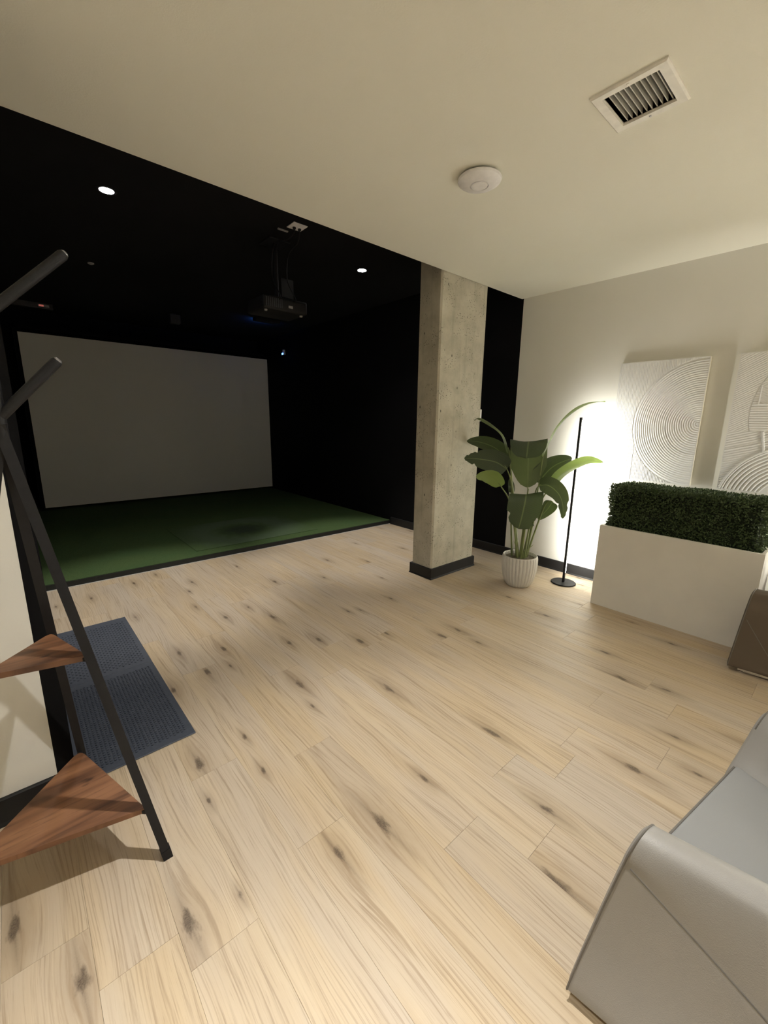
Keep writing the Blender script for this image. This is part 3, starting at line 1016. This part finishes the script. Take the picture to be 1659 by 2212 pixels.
def blade(name, pts, wd, turn, fold, mat, torn):
    n, m = 26, 8
    sp = spline(pts, n)
    bm = bmesh.new()
    uvl = bm.loops.layers.uv.new('UVMap')
    rows, uvs = [], []
    rr = random.Random(sum(map(ord, name)))
    prev = None
    for i, p in enumerate(sp):
        t = i / n
        d = (sp[min(i + 1, n)] - sp[max(i - 1, 0)]).normalized()
        view = Vector((0, 1, 0))
        s = d.cross(view)
        s = s.normalized() if s.length > .15 else (prev or Vector((1, 0, 0)))
        if prev is not None and s.dot(prev) < 0:
            s = -s
        if prev is not None:
            s = (s * .45 + prev * .55).normalized()
        prev = s
        s = Matrix.Rotation(math.radians(turn), 3, d) @ s
        nr = s.cross(d).normalized()
        w = wd * .5 * (math.sin(math.pi * min(1, t ** .62)) ** .62 if t < .999 else 0)
        if name in ('L5', 'L10'):                       # broad tip, bent over
            w = wd * .5 * math.sqrt(max(0, 1 - t ** 7)) * min(1, (t * 5 + .02) ** .6)
        w = max(w, .0015)
        row = []
        for j in range(m + 1):
            u = j / m * 2 - 1
            ww = w
            if torn and t > .72:
                ww *= 1 - .35 * rr.random() * (abs(u) > .4)
            q = p + s * (ww * u) + nr * (ww * fold * (abs(u) ** 1.4) * 1.3) + nr * (.006 * math.sin(t * 9 + u * 2) * abs(u))
            row.append(bm.verts.new(q))
        rows.append(row)
    for i in range(n):
        for j in range(m):
            f = bm.faces.new((rows[i][j], rows[i][j + 1], rows[i + 1][j + 1], rows[i + 1][j]))
            for lp, (a, b) in zip(f.loops, ((i, j), (i, j + 1), (i + 1, j + 1), (i + 1, j))):
                lp[uvl].uv = (b / m, a / n)
    me = bpy.data.meshes.new('leaf')
    bm.to_mesh(me)
    bm.free()
    me.materials.append(MT[mat])
    me.shade_smooth()
    o = bpy.data.objects.new('leaf', me)
    COL.objects.link(o)
    o.parent = pp
    return o


for k, pts in PLANT.items():
    s, wd, turn, fold, mat, torn = BLADE[k]
    blade(k, pts[s:], wd, turn, fold, mat, torn)
    full = spline(pts, 40)
    nn = int(40 * (s + .25) / (len(pts) - 1)) + 1
    r = [.009 - .0055 * i / nn for i in range(nn)]
    obj('stem', tube(bmesh.new(), full[:nn], r, 8), 'stem', pp, smooth=True)
for a, ln in ((2.2, .13), (.3, .12), (-1.2, .09)):
    e = Vector((.06 * math.cos(a), .05 * math.sin(a), .255))
    obj('shoot', tube(bmesh.new(), [e, e * 1.2 + Vector((0, 0, ln * .3)), e + Vector((.05 * math.cos(a), .02, ln))], [.007, .005, .001], 8), 'stem', pp, smooth=True)


# ------------------------------------------------------------------ plaster relief art
def relief1(u, v):          # u from left edge (0..0.61), v height (0..0.945)
    w, h = .61, .945
    dx, dy = u - .592, v - .465
    r = math.hypot(dx, dy * .93)
    R = .44
    if r < R:
        if r > R - .006:
            return -.003
        if .205 < r < .212:
            return -.003
        per = .0150
        return .0024 * math.sin(2 * math.pi * r / per) if r > .01 else .002
    if abs(u - .185) < .004 and v < .34:
        return -.003
    per = .0105
    return .0011 * math.sin(2 * math.pi * u / per)


def relief2(u, v):
    dx, dy = u - .60, v - .55
    r = math.hypot(dx, dy)
    if v < .42:
        r2_ = math.hypot(u - .42, v + .08)
        if r2_ < .42:
            if r2_ > .408:
                return .004
            return .0024 * math.sin(2 * math.pi * r2_ / .022) if r2_ > .2 else .001
        if abs((u - .215) + (v - .30) * .18) < .006 and v > .12:
            return .004
        if v > .28 + u * .28 - .004 and v < .28 + u * .28 + .004 and u < .2:
            return .003
        return .0016 * math.sin(2 * math.pi * (v - u * .3) / .017)
    if r < .50:
        if r > .494:
            return -.003
        if .60 < v < .72 and u > .14:
            if u < .147 or v < .607:
                return .003
            return .0017 * math.sin(2 * math.pi * (v + u * .55) / .0155)
        if v > .72:
            if abs((u - .2) + (v - .8) * .45) < .005 and v < .86:
                return -.003
            return .0017 * math.sin(2 * math.pi * (v - u * .6) / .0155)
        return .0017 * math.sin(2 * math.pi * v / .0165)
    return .0012 * math.sin(2 * math.pi * (v - u * .6) / .0155)


def art(y_left, label, fn, ny=320, nz=330):
    w, h, dep = .605, .945, .040
    t = empty('wall_art', (XR, y_left, .968))
    tag(t, label, 'wall art', 'white plaster relief panels on the right wall')
    vs_, fs_ = [], []
    for i in range(ny + 1):
        for j in range(nz + 1):
            u, v = w * i / ny, h * j / nz
            e = min(u, w - u, v, h - v)
            z = fn(u, v) if e > .006 else 0.0
            vs_.append((-dep - z, -u, v))
    for i in range(ny):
        for j in range(nz):
            a = i * (nz + 1) + j
            fs_.append((a, a + nz + 1, a + nz + 2, a + 1))
    me = bpy.data.meshes.new('plaster_relief')
    me.from_pydata(vs_, [], fs_)
    me.materials.append(MT['art'])
    me.shade_smooth()
    o = bpy.data.objects.new('plaster_relief', me)
    COL.objects.link(o)
    o.parent = t
    obj('canvas_box', nbox(-dep + .0045, -.0005, -w, 0, 0, h), 'canvas_edge', t)
    return t


art(1.444, 'white relief panel with concentric circles, nearer the floor lamp', relief1)
art(.672, 'white relief panel with combed sections, cut by the right edge of the photo', relief2)

# ------------------------------------------------------------------ armchairs
CF, CB = .36, -.36                             # front and back y


def armchair(name, label, loc, face, hw, ts, sm, lean0, hide, hide2):
    """low lounge chair: hw half width at the floor, ts thickness of the arms, lean0 backward lean of their fronts, sm height and fall of the arms' seams"""
    hb = hw - .14
    t = empty(name, loc, face - math.pi / 2)
    tag(t, label, 'armchair', 'leather armchairs')

    def side_x(q):
        return hb + (hw - hb) * (1 - q) ** 1.5

    def seam_z(q):
        return max(.10, sm[0] - sm[1] * q)

    def profile(q):
        """section of an arm: slanted outer panel up to the seam, a facet folded inwards above it, rolled top, inner side"""
        zs = seam_z(q)
        k = .090 * ts + max(0, .40 - zs) * .05
        o = .185 * ts
        return [(.004, .034), (.0, .05), (o * zs * .5, zs * .5), (o * (zs - .012), zs - .012), (o * zs + .001, zs), ((o * zs + k) * .5 - .004, (zs + .470) * .5), (k, .470), (k + .016, .489), (k + .044, .499), (k + .074, .492), (k + .098, .472), (k + .114, .440), (k + .150 * ts, .375), (k + .20 * ts, .30), (k + .21 * ts, .10), (k + .20 * ts, .06), (.04, .034)]

    for sgn in (-1, 1):
        bm = bmesh.new()
        NS = 20
        rings = []

        def at(q, inn, z, out=0.0, push=0.0):
            lean = lean0 * max(0, 1 - q * 2.2)
            return Vector((sgn * (side_x(q) - inn + out), CF + (CB - CF) * q + push - lean * z * (1 + .9 * z), z))
        for i in range(-1, NS + 1):
            q = max(i, 0) / NS
            ring = []
            for p in spline([(a, z, 0) for a, z in profile(q)], 56):
                inn, z, push = p.x, p.y, 0.0
                if i == -1:                               # slightly domed front
                    inn, z, push = .15 * ts + (inn - .15 * ts) * .88, .25 + (z - .25) * .95, .012
                elif i == 0:
                    push = .004
                ring.append(bm.verts.new(at(q, inn, z, 0, push)))
            rings.append(ring)
        m = len(rings[0])
        for a_, b_ in zip(rings, rings[1:]):
            for j in range(m):
                bm.faces.new((a_[j], a_[(j + 1) % m], b_[(j + 1) % m], b_[j]))
        bm.faces.new(rings[0][::-1])
        bm.faces.new(rings[-1])
        arm = obj('arm', bm, hide, t, smooth=True, angle=50)
        qs = [.015 + .62 * i / 18 for i in range(19)]
        obj('seam', tube(bmesh.new(), [at(q, .185 * ts * seam_z(q) + .001, seam_z(q), .0004) for q in qs], .0016, 6), 'piping', arm, smooth=True)
        pf = spline([(a, z, 0) for a, z in profile(0)], 56)
        obj('edge_piping', tube(bmesh.new(), [at(0, p.x, p.y, .0006, .004) for p in pf[2:38]], .0024, 6), 'piping', arm, smooth=True)
        # chrome runner with glides under each arm
        a0 = Vector((sgn * (hw - .05), CF - .035, .016))
        a1 = Vector((sgn * (hb - .02), CB + .16, .016))
        rn = obj('runner', tube(bmesh.new(), [a0, a1], .007, square=True), 'chrome', t)
        for q in (a0.lerp(a1, .03), a0.lerp(a1, .96)):
            bm = lathe(bmesh.new(), [(.013, 0), (.015, .003), (.015, .010), (.009, .012), (.009, .036)], 18, (q.x, q.y))
            obj('foot', bm, 'chrome' if q.y > 0 else 'black_frame', rn, smooth=True)
    sw_ = hw - .298 * ts
    bm = bmesh.new()
    prism(bm, [(-sw_ - .015, CF - .02), (sw_ + .015, CF - .02), (sw_ - .07, CB + .16), (-sw_ + .07, CB + .16)], .10, .362)
    for q in bm.verts:
        if q.co.y > 0:
            q.co.y -= .09 * (q.co.z - .10)
        else:
            q.co.z -= .03 * (q.co.z > .3)
    bmesh.ops.bevel(bm, geom=bm.edges[:], offset=.014, segments=3, affect='EDGES', profile=.6)
    seat = obj('seat', bm, hide2, t, smooth=True, angle=50)
    yf = CF - .02 - .09 * .25 - .0015
    obj('seat_piping', tube(bmesh.new(), [(-sw_, yf, .357), (sw_, yf, .357)], .003, 8), 'piping', seat, smooth=True)
    bm = bmesh.new()
    pr = [(CB - .01, .06), (CB + .19, .12), (CB + .175, .36), (CB + .10, .58), (CB + .04, .62), (CB - .03, .61), (CB - .06, .52)]
    bw = hb - .05
    a_ = [bm.verts.new((-bw, y, z)) for y, z in pr]
    b_ = [bm.verts.new((bw, y, z)) for y, z in pr]
    n = len(pr)
    for i in range(n):
        bm.faces.new((a_[i], a_[(i + 1) % n], b_[(i + 1) % n], b_[i]))
    bm.faces.new(a_)
    bm.faces.new(b_)
    bmesh.ops.recalc_face_normals(bm, faces=bm.faces[:])
    bmesh.ops.bevel(bm, geom=bm.edges[:], offset=.022, segments=3, affect='EDGES', profile=.6)
    obj('backrest', bm, hide, t, smooth=True, angle=50)
    obj('base_plate', nbox(-sw_, sw_, CB + .10, CF - .08, .04, .11, .006), 'black_frame', t)
    return t


def chair_at(corner, face, hw):
    """centre of a chair whose left front corner stands at `corner`"""
    f = Vector((math.cos(face), math.sin(face)))
    r = Vector((math.sin(face), -math.cos(face)))
    c = Vector(corner) + r * hw - f * CF
    return (c.x, c.y, 0)


fa = math.radians(81)
armchair('armchair', 'taupe leather armchair nearest the camera, at the bottom right', chair_at((.868, .264), fa, .52), fa, .52, 1.0, (.425, .31), .085, 'leather', 'leather_shaded')
fb = math.radians(84)
armchair('armchair', 'dark brown leather armchair beside the white planter', chair_at((3.010, .319), fb, .42), fb, .42, .8, (.34, .95), .045, 'brown_leather', 'brown_leather')
